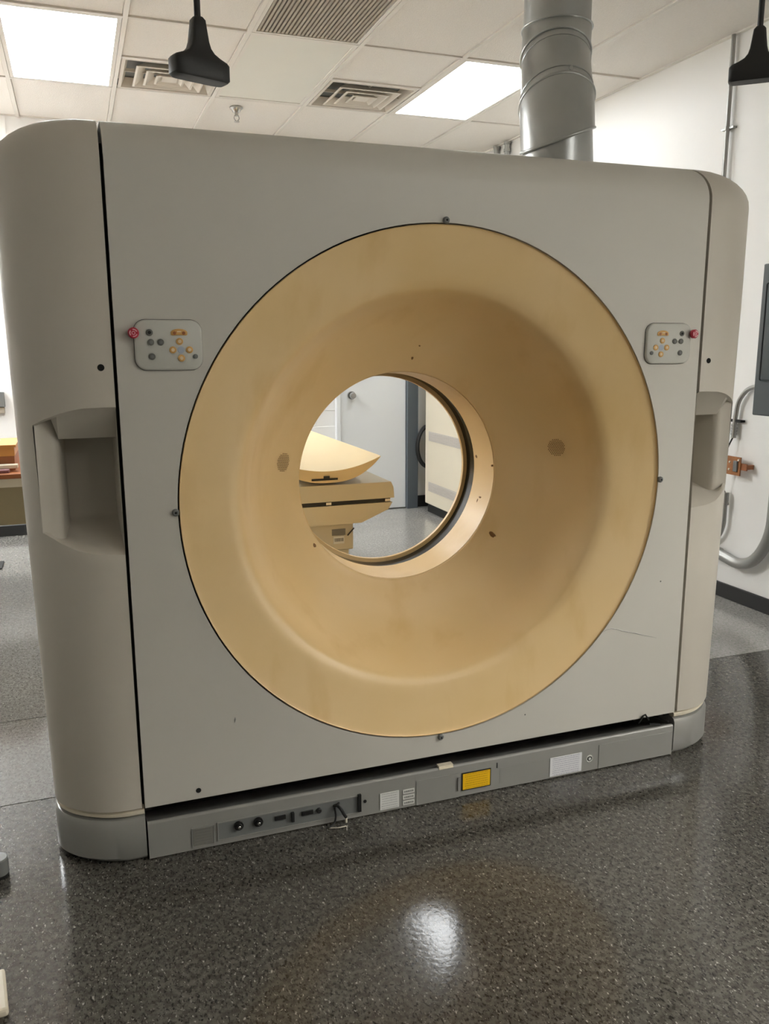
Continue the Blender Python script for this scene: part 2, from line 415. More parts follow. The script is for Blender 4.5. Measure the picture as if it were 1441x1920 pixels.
# sprinkler
t = thing('sprinkler_head', (.165, 3.88, H), 'small chrome sprinkler head hanging from the ceiling', 'sprinkler')
bm = BM(); tube(bm, [(0, 0, 0), (0, 0, -.006), (0, 0, -.016), (0, 0, -.030)], [.045, .045, .032, .026], 24); obj('canopy', bm, M_chrome, t, 40)
bm = BM(); cyl(bm, (0, 0, -.03), (0, 0, -.055), .012, 14); tube(bm, smoothpath([(-.012, 0, -.05), (-.017, 0, -.07), (-.003, 0, -.088)]), .0035, 8); tube(bm, smoothpath([(.012, 0, -.05), (.017, 0, -.07), (.003, 0, -.088)]), .0035, 8)
obj('frame_arm', bm, M_chrome, t, 40)
bm = BM(); cyl(bm, (0, 0, -.088), (0, 0, -.092), .018, 18); obj('deflector', bm, M_chrome, t, 40)

# ------------------------------------------------------------------ CT gantry
CZ = .98421; XO, RX, RY, RZ, ZT, D = 1.145, .22, .17, .12, 1.964, .92
gan = thing('ct_scanner', (0, 0, 0), 'large warm grey scanner ring with a tan funnel bore', 'scanner')
FX0, FX1, FZ0, ZS = -.887, .885, .160, ZT-RZ

def cover(flip, hole_r, name):
    # flat face with a round hole, top edge curving back to mid depth
    fy = (lambda y: D-y) if flip else (lambda y: y)
    bm = BM(); n = 128
    corners = [math.atan2(z-CZ, x) for x in (FX0, FX1) for z in (FZ0, ZS)]
    ang = sorted(set([2*pi*k/n-pi for k in range(n)]+corners))
    inner, outer = [], []
    for a in ang:
        ca, sa = cos(a), sin(a)
        tx = (FX1 if ca > 0 else FX0)/ca if abs(ca) > 1e-9 else 1e9
        tz = ((ZS if sa > 0 else FZ0)-CZ)/sa if abs(sa) > 1e-9 else 1e9
        t_ = min(tx, tz)
        inner.append(bm.verts.new((hole_r*ca, fy(0), CZ+hole_r*sa))); outer.append(bm.verts.new((t_*ca, fy(0), CZ+t_*sa)))
    N = len(ang)
    for i in range(N): bm.faces.new((inner[i], inner[(i+1) % N], outer[(i+1) % N], outer[i]))
    # rims
    def rim(loop, dy, sc=1):
        back = [bm.verts.new((v.co.x, fy(dy), v.co.z)) for v in loop]
        for i in range(len(loop)):
            j = (i+1) % len(loop); bm.faces.new((loop[i], loop[j], back[j], back[i]))
    rim(inner, .03)
    low = [v for v in outer]
    back = {v: bm.verts.new((v.co.x, fy(.03), v.co.z)) for v in low if abs(v.co.z-ZS) > 1e-6 or abs(abs(v.co.x)-.886) < .01}
    for i in range(N):
        a, b = low[i], low[(i+1) % N]
        if a in back and b in back and not (abs(a.co.z-ZS) < 1e-6 and abs(b.co.z-ZS) < 1e-6): bm.faces.new((a, b, back[b], back[a]))
    # top strip
    top = sorted([v for v in outer if abs(v.co.z-ZS) < 1e-6], key=lambda v: v.co.x)
    prev = top
    for k in range(1, 13):
        ph = pi/2*k/12
        cur = [bm.verts.new((v.co.x, fy(RY*(1-cos(ph))), ZS+RZ*sin(ph))) for v in top]
        for i in range(len(top)-1): bm.faces.new((prev[i], prev[i+1], cur[i+1], cur[i]))
        # side rim of the strip
        for e_ in (0, -1):
            a, b = prev[e_], cur[e_]
            q = [bm.verts.new((a.co.x, fy(RY*(1-cos(pi/2*(k-1)/12))+.02), a.co.z-.02)), bm.verts.new((b.co.x, fy(RY*(1-cos(ph))+.02), b.co.z-.02))]
            bm.faces.new((a, b, q[1], q[0]))
        prev = cur
    cur = [bm.verts.new((v.co.x, fy(D/2-.003), ZT)) for v in top]
    for i in range(len(top)-1): bm.faces.new((prev[i], prev[i+1], cur[i+1], cur[i]))
    return obj(name, bm, M_case, gan, 35)
fc = cover(False, .7575, 'front_cover')
cover(True, .7575, 'rear_cover')

# side covers with scooped hand recess
def lerp_tab(x, tab):
    if x <= tab[0][0]: return tab[0][1]
    for (a, b), (c, d) in zip(tab, tab[1:]):
        if x <= c: return b+(d-b)*(x-a)/(c-a)
    return tab[-1][1]
ARCH = [(.897, 1.262), (.93, 1.262), (.98, 1.260), (1.015, 1.253), (1.043, 1.244), (1.075, 1.232), (1.10, 1.218)]
SHELF = [(.897, .882), (.967, .888), (1.011, .897), (1.055, .916), (1.10, .941)]
def side_cover(s):
    XI = .8955
    def outline(scale_c, inset):     # plan outline of the front-left quarter: list of (X, y)
        pts = []
        for k in range(5): pts.append((XI+(XO-RX-XI)*k/5, 0.0))
        for k in range(0, 21):
            a = pi/2*k/20; pts.append((XO-RX+RX*sin(a), RY*(1-cos(a))))
        return pts
    base = outline(1, 0)
    # insert a column exactly at the recess outer edge
    for i, (X, y) in enumerate(base):
        if X > 1.10:
            a = math.asin((1.10-XO+RX)/RX); base.insert(i, (1.10, RY*(1-cos(a)))); uc = i; break
    nq = len(base)
    for y in (.30, D/2): base.append((XO, y))
    full = base+[(X, D-y) for X, y in reversed(base[:-1])]
    n = len(full)
    def taper(z): return -.022*max(0, (1.55-z))/1.4
    def place(i, z, ph=None):
        X, y = full[i]
        if ph is not None:
            c = cos(ph)
            if X > XO-RX: X = XO-RX+(X-XO+RX)*c
            if y < RY: y = RY-(RY-y)*c
            elif y > D-RY: y = D-RY+(y-D+RY)*c
        f = max(0, min(1, (X-.93)/.15))
        return (s*(X+taper(z)*f), y, z)
    bm = BM()
    zs = lambda i: lerp_tab(full[i][0], SHELF); za = lambda i: lerp_tab(full[i][0], ARCH)
    def isopen(i): return i < uc
    colv = []
    for i in range(n):
        a, b = (zs(i), za(i)) if i <= uc else (.941, 1.218)
        low = [bm.verts.new(place(i, .162+(a-.162)*k/6)) for k in range(7)]
        mid = [low[-1]]+[bm.verts.new(place(i, a+(b-a)*k/4)) if i >= uc else None for k in range(1, 4)]
        upv = [bm.verts.new(place(i, b+(ZS-b)*k/8)) for k in range(9)]
        mid.append(upv[0])
        cap = [upv[-1]]+[bm.verts.new(place(i, ZS+RZ*sin(pi/2*k/10), pi/2*k/10)) for k in range(1, 11)]
        colv.append((low, mid, upv, cap))
    def q(a, b, c, d):
        vs_ = []
        for v in (a, b, c, d):
            if v not in vs_: vs_.append(v)
        if len(vs_) > 2:
            try: bm.faces.new(vs_)
            except ValueError: pass
    for i in range(n-1):
        for part_ in (0, 1, 2, 3):
            if part_ == 1 and i < uc: continue
            A, B = colv[i][part_], colv[i+1][part_]
            for k in range(len(A)-1): q(A[k], B[k], B[k+1], A[k+1])
    # flat top
    tv = [bm.verts.new((s*X, y, ZT)) for X, y in ((XI, RY), (XO-RX, RY), (XO-RX, D-RY), (XI, D-RY))]
    bm.faces.new(tv)
    # inner edge rims, so that the cover has thickness at the gaps
    for e_, sg in ((0, 1), (n-1, -1)):
        for part_ in (0, 2, 3):
            A = colv[e_][part_]
            if part_ == 3: A = A[:-1]
            for k in range(len(A)-1):
                a, b = A[k], A[k+1]
                c = [bm.verts.new((v.co.x, v.co.y+sg*.03, v.co.z)) for v in (a, b)]
                q(a, b, c[1], c[0])
    # bottom return
    for i in range(n-1):
        a, b = colv[i][0][0], colv[i+1][0][0]
        c = [bm.verts.new((v.co.x-s*(.03 if abs(v.co.x) > 1.0 else 0), v.co.y+(.03 if v.co.y < D/2 else -.03), v.co.z)) for v in (a, b)]
        q(a, b, c[1], c[0])
    bmesh.ops.remove_doubles(bm, verts=bm.verts, dist=.0004)
    sc = obj('side_cover', bm, M_side, gan, 30)
    # recess liner
    bm = BM()
    def backpt(i):
        X, y = full[i]
        tp = taper(1.0)*max(0, min(1, (X-.93)/.15))
        if X <= 1.03: return (X+.006+tp, .20)
        if X <= 1.045: return (1.043+tp, .092)
        return (X+tp, .079+(full[uc][1]-.079)*((X-1.045)/.055)**2)
    def ztop(i): return 1.203 if full[i][0] <= 1.03 else za(i)-.010*max(0, (1.10-full[i][0])/.055)
    rows_ = []
    for i in range(uc+1):
        X, y = place(i, zs(i))[0]*s, full[i][1]
        bX, bY = backpt(i)
        zb = zs(i)+(.952-zs(i))*max(0, bY-y)/.2
        zt_ = ztop(i)
        r = [(X, y, zs(i)), (X, y+.012, zs(i)+.006)]
        if i == uc: r[1] = r[0]
        m_ = (X+(bX-X)*.93, y+(bY-y)*.93)
        r += [(X+(bX-X)*.5, y+(bY-y)*.5, zs(i)+(zb-zs(i))*.55), (m_[0], m_[1], zb-.004), (bX, bY, zb+.012*min(1, (bY-y)/.03))]
        z5 = r[-1][2]
        for k in range(1, 5): r.append((bX, bY, z5+(zt_-z5)*k/4))
        rows_.append([bm.verts.new((s*a, b, c)) for a, b, c in r])
    for A, B in zip(rows_, rows_[1:]):
        for k in range(len(A)-1): q(A[k], B[k], B[k+1], A[k+1])
    lt = [bm.verts.new((s*full[0][0], y, z)) for y, z in ((.085, 1.180), (.01, 1.254))]
    bm.faces.new(rows_[0]+lt)        # inner side wall
    bmesh.ops.remove_doubles(bm, verts=bm.verts, dist=.0004)
    obj('hand_recess', bm, M_side, sc, 45)
    # slanted lip that closes the top of the recess
    bm = BM(); L = []
    for i in range(uc+1):
        X, y = place(i, za(i))[0]*s, full[i][1]
        bX, bY = backpt(i); zt_ = ztop(i)
        if X <= 1.045: b0 = (X if X <= 1.03 else bX, .075, 1.180)
        else: b0 = (bX, bY-.002*(1.10-X)/.055, zt_)
        b1 = (b0[0], b0[1]+(.012 if X <= 1.045 else .0005), b0[2]-(.001 if X <= 1.045 else 0))
        L.append([bm.verts.new((s*a, b, c)) for a, b, c in ((X, y, za(i)), (X, y+.010, za(i)-.006), b0, b1, (bX, bY, zt_))])
    for A, B in zip(L, L[1:]):
        for k in range(len(A)-1): q(A[k], B[k], B[k+1], A[k+1])
    bmesh.ops.remove_doubles(bm, verts=bm.verts, dist=.0003)
    obj('recess_lip', bm, M_side, sc, 40)
    # screw hole and dark bung
    bm = BM(); disc(bm, (s*.9245, .0005, 1.36), (0, -1, 0), .0085, .0012, 16); obj('screw_hole', bm, M_hole, sc)
    # grey corner of the base under the cover
    bm = BM()
    o2 = [(X-(.02 if X > .95 else 0)*min(1, (X-.95)/.1 if X > .95 else 0), y) for X, y in full]
    o2[0] = (.889, 0); o2[-1] = (.889, D)
    rg = []
    for z, ins in ((0.004, .012), (.02, 0), (.120, 0), (.131, .006), (.134, .016)):
        rg.append([(s*(X-(ins if X > .95 else 0)), y+(ins if y < D/2-.01 else -ins if y > D/2+.01 else 0), z) for X, y in o2])
    loft(bm, rg, cap=True)
    obj('base_corner', bm, M_skirt, gan, 40)
    bm = BM(); rg = []
    for z, ins in ((.136, .012), (.142, .006), (.150, .006), (.156, .014)):
        rg.append([(s*(X-(ins if X > .95 else 0)), y+(ins if y < D/2-.01 else -ins if y > D/2+.01 else 0), z) for X, y in o2])
    loft(bm, rg, cap=True); obj('cover_lip', bm, M_cream, gan, 40)
    return sc
for s in (-1, 1): side_cover(s)

# dark strips standing in for shade in the gaps and under the front cover
for s in (-1, 1):
    bm = BM(); bx(bm, (s*.870, .032, .136), (s*.893, .05, 1.86)); bx(bm, (s*.870, .23, .136), (s*.893, .25, 1.93)); obj('gap_shade', bm, M_dark, gan)
bm = BM(); bx(bm, (-.885, .22, .0), (.885, .25, .32)); bx(bm, (-.885, .031, .164), (.885, .22, .18)); obj('gap_shade', bm, M_dark, gan)
# base
bm = BM(); prof = [(.0, .004), (0, .106)]
for k in range(1, 7): a = pi/2*k/6; prof.append((.008*(1-cos(a)), .106+.008*sin(a)))
prof += [(.014, .1115), (.215, .028), (.215, .004)]
loft(bm, [[(x, y, z) for y, z in prof] for x in (-.884, .884)]); gb = obj('base', bm, M_skirt, gan, 40)
obj('rear_base', box((-.884, .30, .004), (.884, D-.005, .13), .006), M_skirt, gan)
# things on the base face
def plate(n, x0, x1, z0, z1, m, th=.0022, y=0.0, parent=None):
    return obj(n, box((x0, y-th, z0), (x1, y+.0006, z1)), m, parent or gb)
def bframe(n, x0, x1, z0, z1, t_, m, th=.002):
    bm = BM(); bx(bm, (x0, -th, z0), (x1, .0004, z0+t_)); bx(bm, (x0, -th, z1-t_), (x1, .0004, z1)); bx(bm, (x0, -th, z0+t_), (x0+t_, .0004, z1-t_)); bx(bm, (x1-t_, -th, z0+t_), (x1, .0004, z1-t_))
    return obj(n, bm, m, gb)
plate('rating_plate', -.762, -.706, .016, .068, M_glab)
bframe('plate_border', -.766, -.702, .012, .072, .003, M_skirt, .003)
bframe('socket_frame', -.694, -.262, .018, .076, .003, M_skirt, .003)
plate('socket_panel', -.691, -.265, .021, .073, M_greyp, .001)
for x in (-.633, -.576):
    bm = BM(); tube(bm, [(x, -.001, .055), (x, -.008, .055), (x, -.008, .055), (x, -.014, .055)], [.0135, .0135, .009, .008], 18); o = obj('socket', bm, M_black, gb, 40)
    bm = BM(); disc(bm, (x, -.013, .055), (0, -1, 0), .0045, .004, 12); obj('pin', bm, M_chrome, gb); 
plate('connector_port', -.527, -.495, .048, .060, M_black, .006); plate('connector_port', -.446, -.412, .047, .059, M_black, .006)
plate('connector_latch', -.478, -.470, .035, .064, M_black, .010)
bm = BM(); disc(bm, (-.394, -.001, .053), (0, -1, 0), .008, .008, 14); obj('socket', bm, M_black, gb)
plate('end_bracket', -.272, -.262, .024, .080, M_black, .008)
bm = BM(); disc(bm, (-.248, 0, .052), (0, -1, 0), .005, .003, 12); obj('screw', bm, M_dark, gb)
bm = BM(); tube(bm, smoothpath([(-.338, -.004, .060), (-.330, -.020, .052), (-.322, -.022, .036), (-.314, -.016, .022)]), .0048, 8); tube(bm, smoothpath([(-.345, -.003, .052), (-.345, -.014, .03), (-.352, -.02, .012), (-.37, -.03, .006)]), .003, 8)
tube(bm, smoothpath([(-.347, -.003, .058), (-.340, -.012, .064), (-.332, -.006, .066)]), .004, 8); obj('cable_stub', bm, M_black, gb, 40)
bm = BM(); tube(bm, [(-.314, -.016, .022), (-.313, -.016, .004)], .0035, 8); tube(bm, smoothpath([(-.37, -.03, .006), (-.345, -.036, .005), (-.32, -.036, .005)]), .0018, 6); obj('wire_end', bm, M_solder, gb, 40)
plate('paper_label', -.200, -.138, .012, .067, M_wlab)
for z in (.058, .039, .020): plate('small_label', -.125, -.087, z-.0065, z+.0065, M_slab)
plate('cover_plate', -.080, .066, .004, .086, M_skirt, .0018)
bm = BM(); bx(bm, (-.003, -.002, .1095), (.045, .003, .1125)); bx(bm, (-.003, .001, .112), (.045, .020, .1195)); obj('torn_label', bm, M_paper, gb)
plate('warning_label', .078, .174, .026, .080, M_yel, .003)
bframe('warning_border', .075, .177, .023, .083, .003, M_black, .0026)
plate('slot', .198, .201, .078, .096, M_black, .001)
plate('clip', .060, .069, .028, .072, M_skirt, .006)
plate('engraved_plate', .21, .37, .022, .076, M_skirt, .0006)
plate('paper_label', .395, .516, .010, .076, M_wlab2)
bm = BM(); disc(bm, (.547, 0, .048), (0, -1, 0), .013, .0016, 20); obj('ground_mark', bm, M_slab, gb)
bm = BM(); disc(bm, (.547, -.0014, .048), (0, -1, 0), .0085, .0012, 18); obj('ground_mark', bm, M_black, gb)
bm = BM(); disc(bm, (.547, -.0024, .048), (0, -1, 0), .005, .0012, 18); obj('ground_mark', bm, M_wlab, gb)
plate('cover_plate', .583, .882, .005, .090, M_skirt, .0018)
# black clips at the right end of the gap
bm = BM(); tube(bm, [(.742, .005, .14), (.748, -.008, .172), (.756, -.010, .176), (.775, -.004, .152)], .003, 8); obj('wire_clip', bm, M_black, gb)
bm = BM(); tube(bm, [(.80, .02, .121), (.835, .008, .119)], .0035, 8); tube(bm, [(.832, .12, .122), (.872, .012, .122)], .003, 8); obj('wire_clip', bm, M_black, gb)

# bore
PROF = [(-.002, .752), (.004, .748), (.02, .69), (.038, .622), (.05, .595), (.066, .578), (.10, .560), (.15, .536), (.20, .503), (.25, .458), (.295, .404), (.325, .368), (.34, .346)]
def smooth_prof(P, n=5):
    return [(q.x, q.y) for q in smoothpath([(a, b, 0) for a, b in P], n)]
fun = obj('bore_funnel', lathe_y(BM(), [(.03, .752)]+smooth_prof(PROF)+[(.345, .345)], CZ, 128), M_flare, gan, 50)
bm = lathe_y(BM(), [(.03, .752), (.03, .765)], CZ, 96); obj('gap_shade', bm, M_dark, gan)  # dark ring standing in for shade behind the rim gap
obj('bore_ring', lathe_y(BM(), [(.346, .348), (.346, .3435), (.36, .3425), (.42, .339), (.483, .336), (.4835, .340)], CZ, 128), M_flare, gan, 50)
obj('bore_seam', lathe_y(BM(), [(.3435, .3475), (.3465, .3475)], CZ, 96), M_hole, gan)
obj('bore_window', lathe_y(BM(), [(.484, .3385), (.549, .3385)], CZ, 128), M_acr, gan, 50)
obj('bore_ring', lathe_y(BM(), [(.5495, .345), (.5495, .3245), (.560, .3235), (.561, .3255), (.565, .3255), (.566, .327), (.574, .331), (.578, .345)], CZ, 128), M_flare, gan, 50)
obj('rear_funnel', lathe_y(BM(), [(D-y, r) for y, r in reversed(smooth_prof(PROF))]+[(D-.03, .752)], CZ, 128), M_flare, gan, 50)
obj('bore_shell', lathe_y(BM(), [(.356, .37), (.565, .37)], CZ, 64), M_dark, gan)
# speaker perforations and glue residue on the funnel
def fr(y, off=0.0):
    P = smooth_prof(PROF)
    for (a, b), (c, d) in zip(P, P[1:]):
        if a <= y <= c: return b+(d-b)*(y-a)/max(c-a, 1e-9)
    return .340 if y < .46 else .337
def fpt(y, th, off=.0):
    r = fr(y)-off; return Vector((r*cos(th), y-off*.3, CZ+r*sin(th)))
def fnorm(y, th):
    a = fpt(y-.004, th); b = fpt(y+.004, th); c = fpt(y, th-.004); d = fpt(y, th+.004)
    n = (b-a).cross(d-c).normalized()
    ctr = Vector((0, y-.3, CZ)); return n if (ctr-fpt(y, th)).dot(n) > 0 else -n
def grille(y0, th0, rad):
    bm = BM(); nm = fnorm(y0, th0); c0 = fpt(y0, th0)
    tv = Vector((-sin(th0), 0, cos(th0))); sv = nm.cross(tv).normalized(); tv = sv.cross(nm)
    st = .0062
    for i in range(-7, 8):
        for j in range(-8, 9):
            a, b = (i+(.5 if j % 2 else 0))*st, j*st*.866
            if a*a+b*b > rad*rad: continue
            p_ = c0+sv*a+tv*b; th = math.atan2(p_.z-CZ, p_.x); y = p_.y
            q_ = fpt(y, th); n_ = fnorm(y, th)
            bm.faces.new([bm.verts.new(v) for v in ringc(q_+n_*.0012, n_, .0019, 7, (0.1, 1, .2))])
    o = obj('speaker_grille', bm, M_glue, fun); return o
grille(.196, math.radians(10.7), .029); grille(.286, math.radians(169.2), .030)
def residue(y, thd, rx_, rz_, par=None):
    th = math.radians(thd); n_ = fnorm(y, th) if y < .34 else Vector((-cos(th), 0, -sin(th))); c0 = fpt(y, th)
    tv = Vector((-sin(th), 0, cos(th))); sv = n_.cross(tv).normalized()
    bm = BM(); rg = []
    ks = [random.uniform(.7, 1.25) for _ in range(11)]
    for h, f in ((-.003, 1), (.0012, 1), (.0022, .6)):
        rg.append([c0+n_*h+sv*cos(2*pi*k/11)*rx_*f*ks[k]+tv*sin(2*pi*k/11)*rz_*f*ks[k] for k in range(11)])
    loft(bm, rg); obj('tape_residue', bm, M_glue, par or fun)
residue(.308, -33.4, .013, .009); residue(.308, 86.3, .006, .0035); residue(.276, 85, .003, .003); residue(.329, -146.2, .006, .007)
residue(.463, 6.5, .006, .006); residue(.42, -19.1, .004, .008); residue(.41, -17, .008, .004); residue(.352, 3.4, .004, .004)
# four little retaining screws round the rim
for a in (0, 90, 180, 270):
    th = math.radians(a); c0 = Vector((.7635*cos(th), 0, CZ+.7635*sin(th)))
    bm = BM(); tube(bm, [c0+Vector((0, .004, 0)), c0+Vector((0, -.005, 0)), c0+Vector((0, -.009, 0))], [.0095, .0095, .006], 14); o = obj('retaining_screw', bm, M_greyp, gan, 40)
    bm = BM(); disc(bm, c0+Vector((0, -.0088, 0)), (0, -1, 0), .003, .0012, 10); obj('screw_slot', bm, M_hole, o)
# scratch and marks on the front cover
bm = BM(); pts = [(.572, .489), (.59, .496), (.607, .499), (.63, .493), (.649, .485), (.70, .471), (.724, .463), (.79, .443)]
tube(bm, [(x, -.0002, z) for x, z in pts], [.0005, .001, .0013, .0012, .0012, .0015, .0012, .0004], 6); obj('scratch', bm, M_skirt, fc)
for x, z, r in ((-.741, .185, .0075), (.296, .246, .0025), (.792, .64, .0028)):
    bm = BM(); disc(bm, (x, .0003, z), (0, -1, 0), r, .001, 14); obj('screw_hole', bm, M_hole if r > .005 else M_keyg, fc)
bm = BM(); tube(bm, [(-.632, -.0002, .372), (-.6305, -.0002, .381), (-.630, -.0002, .388)], [.0008, .0024, .0008], 6); obj('scratch', bm, M_skirt, fc)

# keypads
def keypad(s):
    x0, x1, z0, z1 = -.842, -.676, 1.352, 1.476
    X = lambda u: (x0+(x1-x0)*u)*(-s) if s > 0 else x0+(x1-x0)*u
    Z = lambda v: z1-(z1-z0)*v
    def rr(ins, y, rad=.028, n=7):
        pts = []
        for cx_, cz_, a0 in ((x1-rad, z1-rad, 0), (x0+rad, z1-rad, 90), (x0+rad, z0+rad, 180), (x1-rad, z0+rad, 270)):
            for k in range(n):
                a = math.radians(a0+90*k/(n-1)); pts.append(((cx_+(rad-ins)*cos(a))*(-s if s > 0 else 1), y, cz_+(rad-ins)*sin(a)))
        return pts
    bm = BM(); loft(bm, [rr(0, .001), rr(0, -.006), rr(.0015, -.009), rr(.005, -.0105)]); kp = obj('keypad', bm, M_panel, gan, 50)
    bm = BM(); loft(bm, [rr(-.0011, .0005), rr(-.0011, -.0008)]); obj('keypad_gap', bm, M_dark, kp)
    def key(px, py, r, m, nm='key', inner=None):
        c = ((X((px-240)/1005)), -.0103, Z((py-240)/755))
        bm = BM(); disc(bm, c, (0, -1, 0), r, .003, 16); o = obj(nm, bm, m, kp, 40)
        if inner:
            bm = BM(); disc(bm, (c[0], -.0131, c[2]), (0, -1, 0), r*.5, .0008, 12); obj('key_symbol', bm, inner, kp)
    for a, b in ((465, 430), (478, 575), (622, 575), (485, 790)): key(a, b, .0083, M_keyg, inner=M_greyp if a != 465 else M_dark)
    for a, b in ((902, 563), (797, 690), (1045, 690), (920, 815)): key(a, b, .0088, M_keyo, inner=M_key_in)
    key(1132, 790, .006, M_greyp)
    bm = BM(); disc(bm, (X((918-240)/1005), -.0103, Z((690-240)/755)), (0, -1, 0), .009, .0006, 16); obj('key_symbol', bm, M_blue, kp)
    # double key with an arched body
    cx_, cz_ = X((900-240)/1005), Z((432-240)/755)
    bm = BM(); pts = []
    for k in range(28):
        a = 2*pi*k/28; ex = .0205*cos(a); ez = .0095*sin(a)+(.0035*cos(a*2) if sin(a) < 0 else 0)*-1
        pts.append((ex, ez))
    loft(bm, [[(cx_+a*f, y, cz_+b*f) for a, b in pts] for y, f in ((-.010, 1), (-.0128, 1), (-.0138, .85))]); obj('rocker_key', bm, M_keyo, kp, 40)
    for dx in (-.011, .011):
        bm = BM(); disc(bm, (cx_+dx, -.0137, cz_-.001), (0, -1, 0), .0042, .0008, 12); obj('key_symbol', bm, M_wood2, kp)
    bm = BM(); bx(bm, (cx_-.005, -.0146, cz_+.001), (cx_+.005, -.0136, cz_+.004)); obj('key_symbol', bm, M_key_in, kp)
    # emergency stop at the outer corner
    ex, ez = X(0.0)+s*.002, Z((438-240)/755)
    bm = BM(); c0 = Vector((ex, 0, ez)); tube(bm, [c0, c0+Vector((0, -.016, 0)), c0+Vector((0, -.016, 0)), c0+Vector((0, -.024, 0)), c0+Vector((0, -.027, 0))], [.009, .009, .0135, .0135, .0105], 20)
    es = obj('stop_button', bm, M_red, gan, 40)
    bm = BM()
    def rng(r1, r2, y, a0=0, a1=2*pi, n=20):
        A = [(ex+r1*cos(a0+(a1-a0)*k/n), y, ez+r1*sin(a0+(a1-a0)*k/n)) for k in range(n+1)]
        B = [(ex+r2*cos(a0+(a1-a0)*k/n), y, ez+r2*sin(a0+(a1-a0)*k/n)) for k in range(n+1)]
        for k in range(n): bm.faces.new([bm.verts.new(v) for v in (A[k], A[k+1], B[k+1], B[k])])
    for k in range(3): rng(.0072, .0098, -.02725, k*2*pi/3+.35, k*2*pi/3+1.75, 8)
    rng(.0028, .0046, -.02725)
    obj('stop_symbol', bm, M_pink, es)
keypad(-1); keypad(1)

# ------------------------------------------------------------------ exhaust duct on top of the scanner
dt = thing('exhaust_duct', (.69, .57, ZT), 'galvanised round steel duct with elbow rising from scanner to ceiling', 'duct')
def L(p): return Vector(p)-Vector((.69, .57, ZT))
R_ = .1265
st = [((.69, .57, ZT+.001), (0, 0, 1)), ((.685, .572, 2.125), (-.34, -.02, .94)), ((.715, .635, 2.265), (.10, .52, .85)), ((.775, .755, 2.46), (.16, .50, .85)), ((.808, .808, 2.575), (0, .04, 1)), ((.810, .810, H+.02), (0, 0, 1))]
def seg(i, nm='duct_section', rin=1.0, rout=1.0):
    (a, na), (b, nb) = st[i], st[i+1]; bm = BM(); n = 48; rg = []
    for k in range(7):
        t_ = k/6; c = Vector(a).lerp(Vector(b), t_); nn = Vector(na).normalized().lerp(Vector(nb).normalized(), t_)
        # mitred rings: widen along the tilt so that the tube keeps its radius
        rg.append(ringc(L(c), nn, R_*(rin+(rout-rin)*t_), n))
    loft(bm, rg, cap=False); obj(nm, bm, M_galv, dt, 50)
seg(0, rout=.99); seg(1, rin=1.06, rout=1.07); seg(2, rin=1.03); seg(3, rin=1.0, rout=1.02); seg(4, rin=.99, rout=.99)
for i, rr_, rb in ((1, 1.055, .005), (2, 1.065, .005), (3, 1.02, .0045), (4, 1.03, .0045)):
    c, nn = st[i]; bm = BM(); rg = []; nn = Vector(nn).normalized()
    for k in range(8):
        a = 2*pi*k/8; rg.append(ringc(L(c)+nn*rb*sin(a), nn, R_*rr_+rb*cos(a), 48))
    rg.append(rg[0]); loft(bm, rg, cap=False); bmesh.ops.remove_doubles(bm, verts=bm.verts, dist=1e-5); obj('seam_bead', bm, M_galv, dt, 60)
# crimp lines on the straight piece
for t_, r2 in ((.18, 1.035), (.86, 1.008)):
    a, b = Vector(st[2][0]).lerp(Vector(st[3][0]), t_), Vector(st[2][1]).lerp(Vector(st[3][1]), t_).normalized()
    bm = BM(); rg = []
    for k in range(6):
        q_ = 2*pi*k/6; rg.append(ringc(L(a)+b*.003*sin(q_), b, R_*r2+.0022*cos(q_), 48))
    rg.append(rg[0]); loft(bm, rg, cap=False); bmesh.ops.remove_doubles(bm, verts=bm.verts, dist=1e-5); obj('seam_bead', bm, M_galv, dt, 60)
bm = BM(); disc(bm, L((.69, .55, 2.32))+Vector((-.045, -.117, 0)), (-.35, -.9, .2), .008, .004, 14); obj('rivet', bm, M_galv, dt)

# ------------------------------------------------------------------ black hangers in front of the ceiling
def hanger(loc, d, label):
    t = thing('ceiling_hanger', (loc[0], loc[1], H), label, 'hanger', 'black ceiling hangers'); zc = loc[2]-H
    d = Vector((d[0], d[1], 0)).normalized(); e = Vector((-d.y, d.x, 0))
    LV = [(-.030, .074, .026), (-.024, .080, .030), (.012, .080, .030), (.019, .074, .028), (.026, .056, .026), (.035, .039, .024), (.047, .029, .022), (.062, .0245, .020), (.090, .0205, .018), (.114, .0175, .016), (.122, .011, .011)]
    bm = BM(); rg = []
    for z, a, b in LV:
        pts = []
        for k in range(24):
            q_ = 2*pi*k/24; cx_, sx_ = cos(q_), sin(q_)
            pw = .35
            pts.append(d*(a*math.copysign(abs(cx_)**pw, cx_))+e*(b*math.copysign(abs(sx_)**pw, sx_))+Vector((0, 0, zc+z)))
        rg.append(pts)
    loft(bm, rg); hb = obj('hanger_head', bm, M_pend, t, 45)
    bm = BM(); tube(bm, [Vector((0, 0, zc+.118)), Vector((0, 0, -.02))], .0085, 14); obj('rod', bm, M_pend, t, 40)
    bm = BM(); tube(bm, [Vector((0, 0, -.012)), Vector((0, 0, -.03)), Vector((0, 0, -.036))], [.04, .04, .03], 24); obj('ceiling_cup', bm, M_pend, t, 40)
    return hb
hanger((-.622, .2, 2.128), (.94, .34), 'black T-shaped hanger on a rod, in front of the left air vent')
hanger((1.028, 0, 2.228), (.74, -.67), 'black T-shaped hanger on a rod, near the right wall')

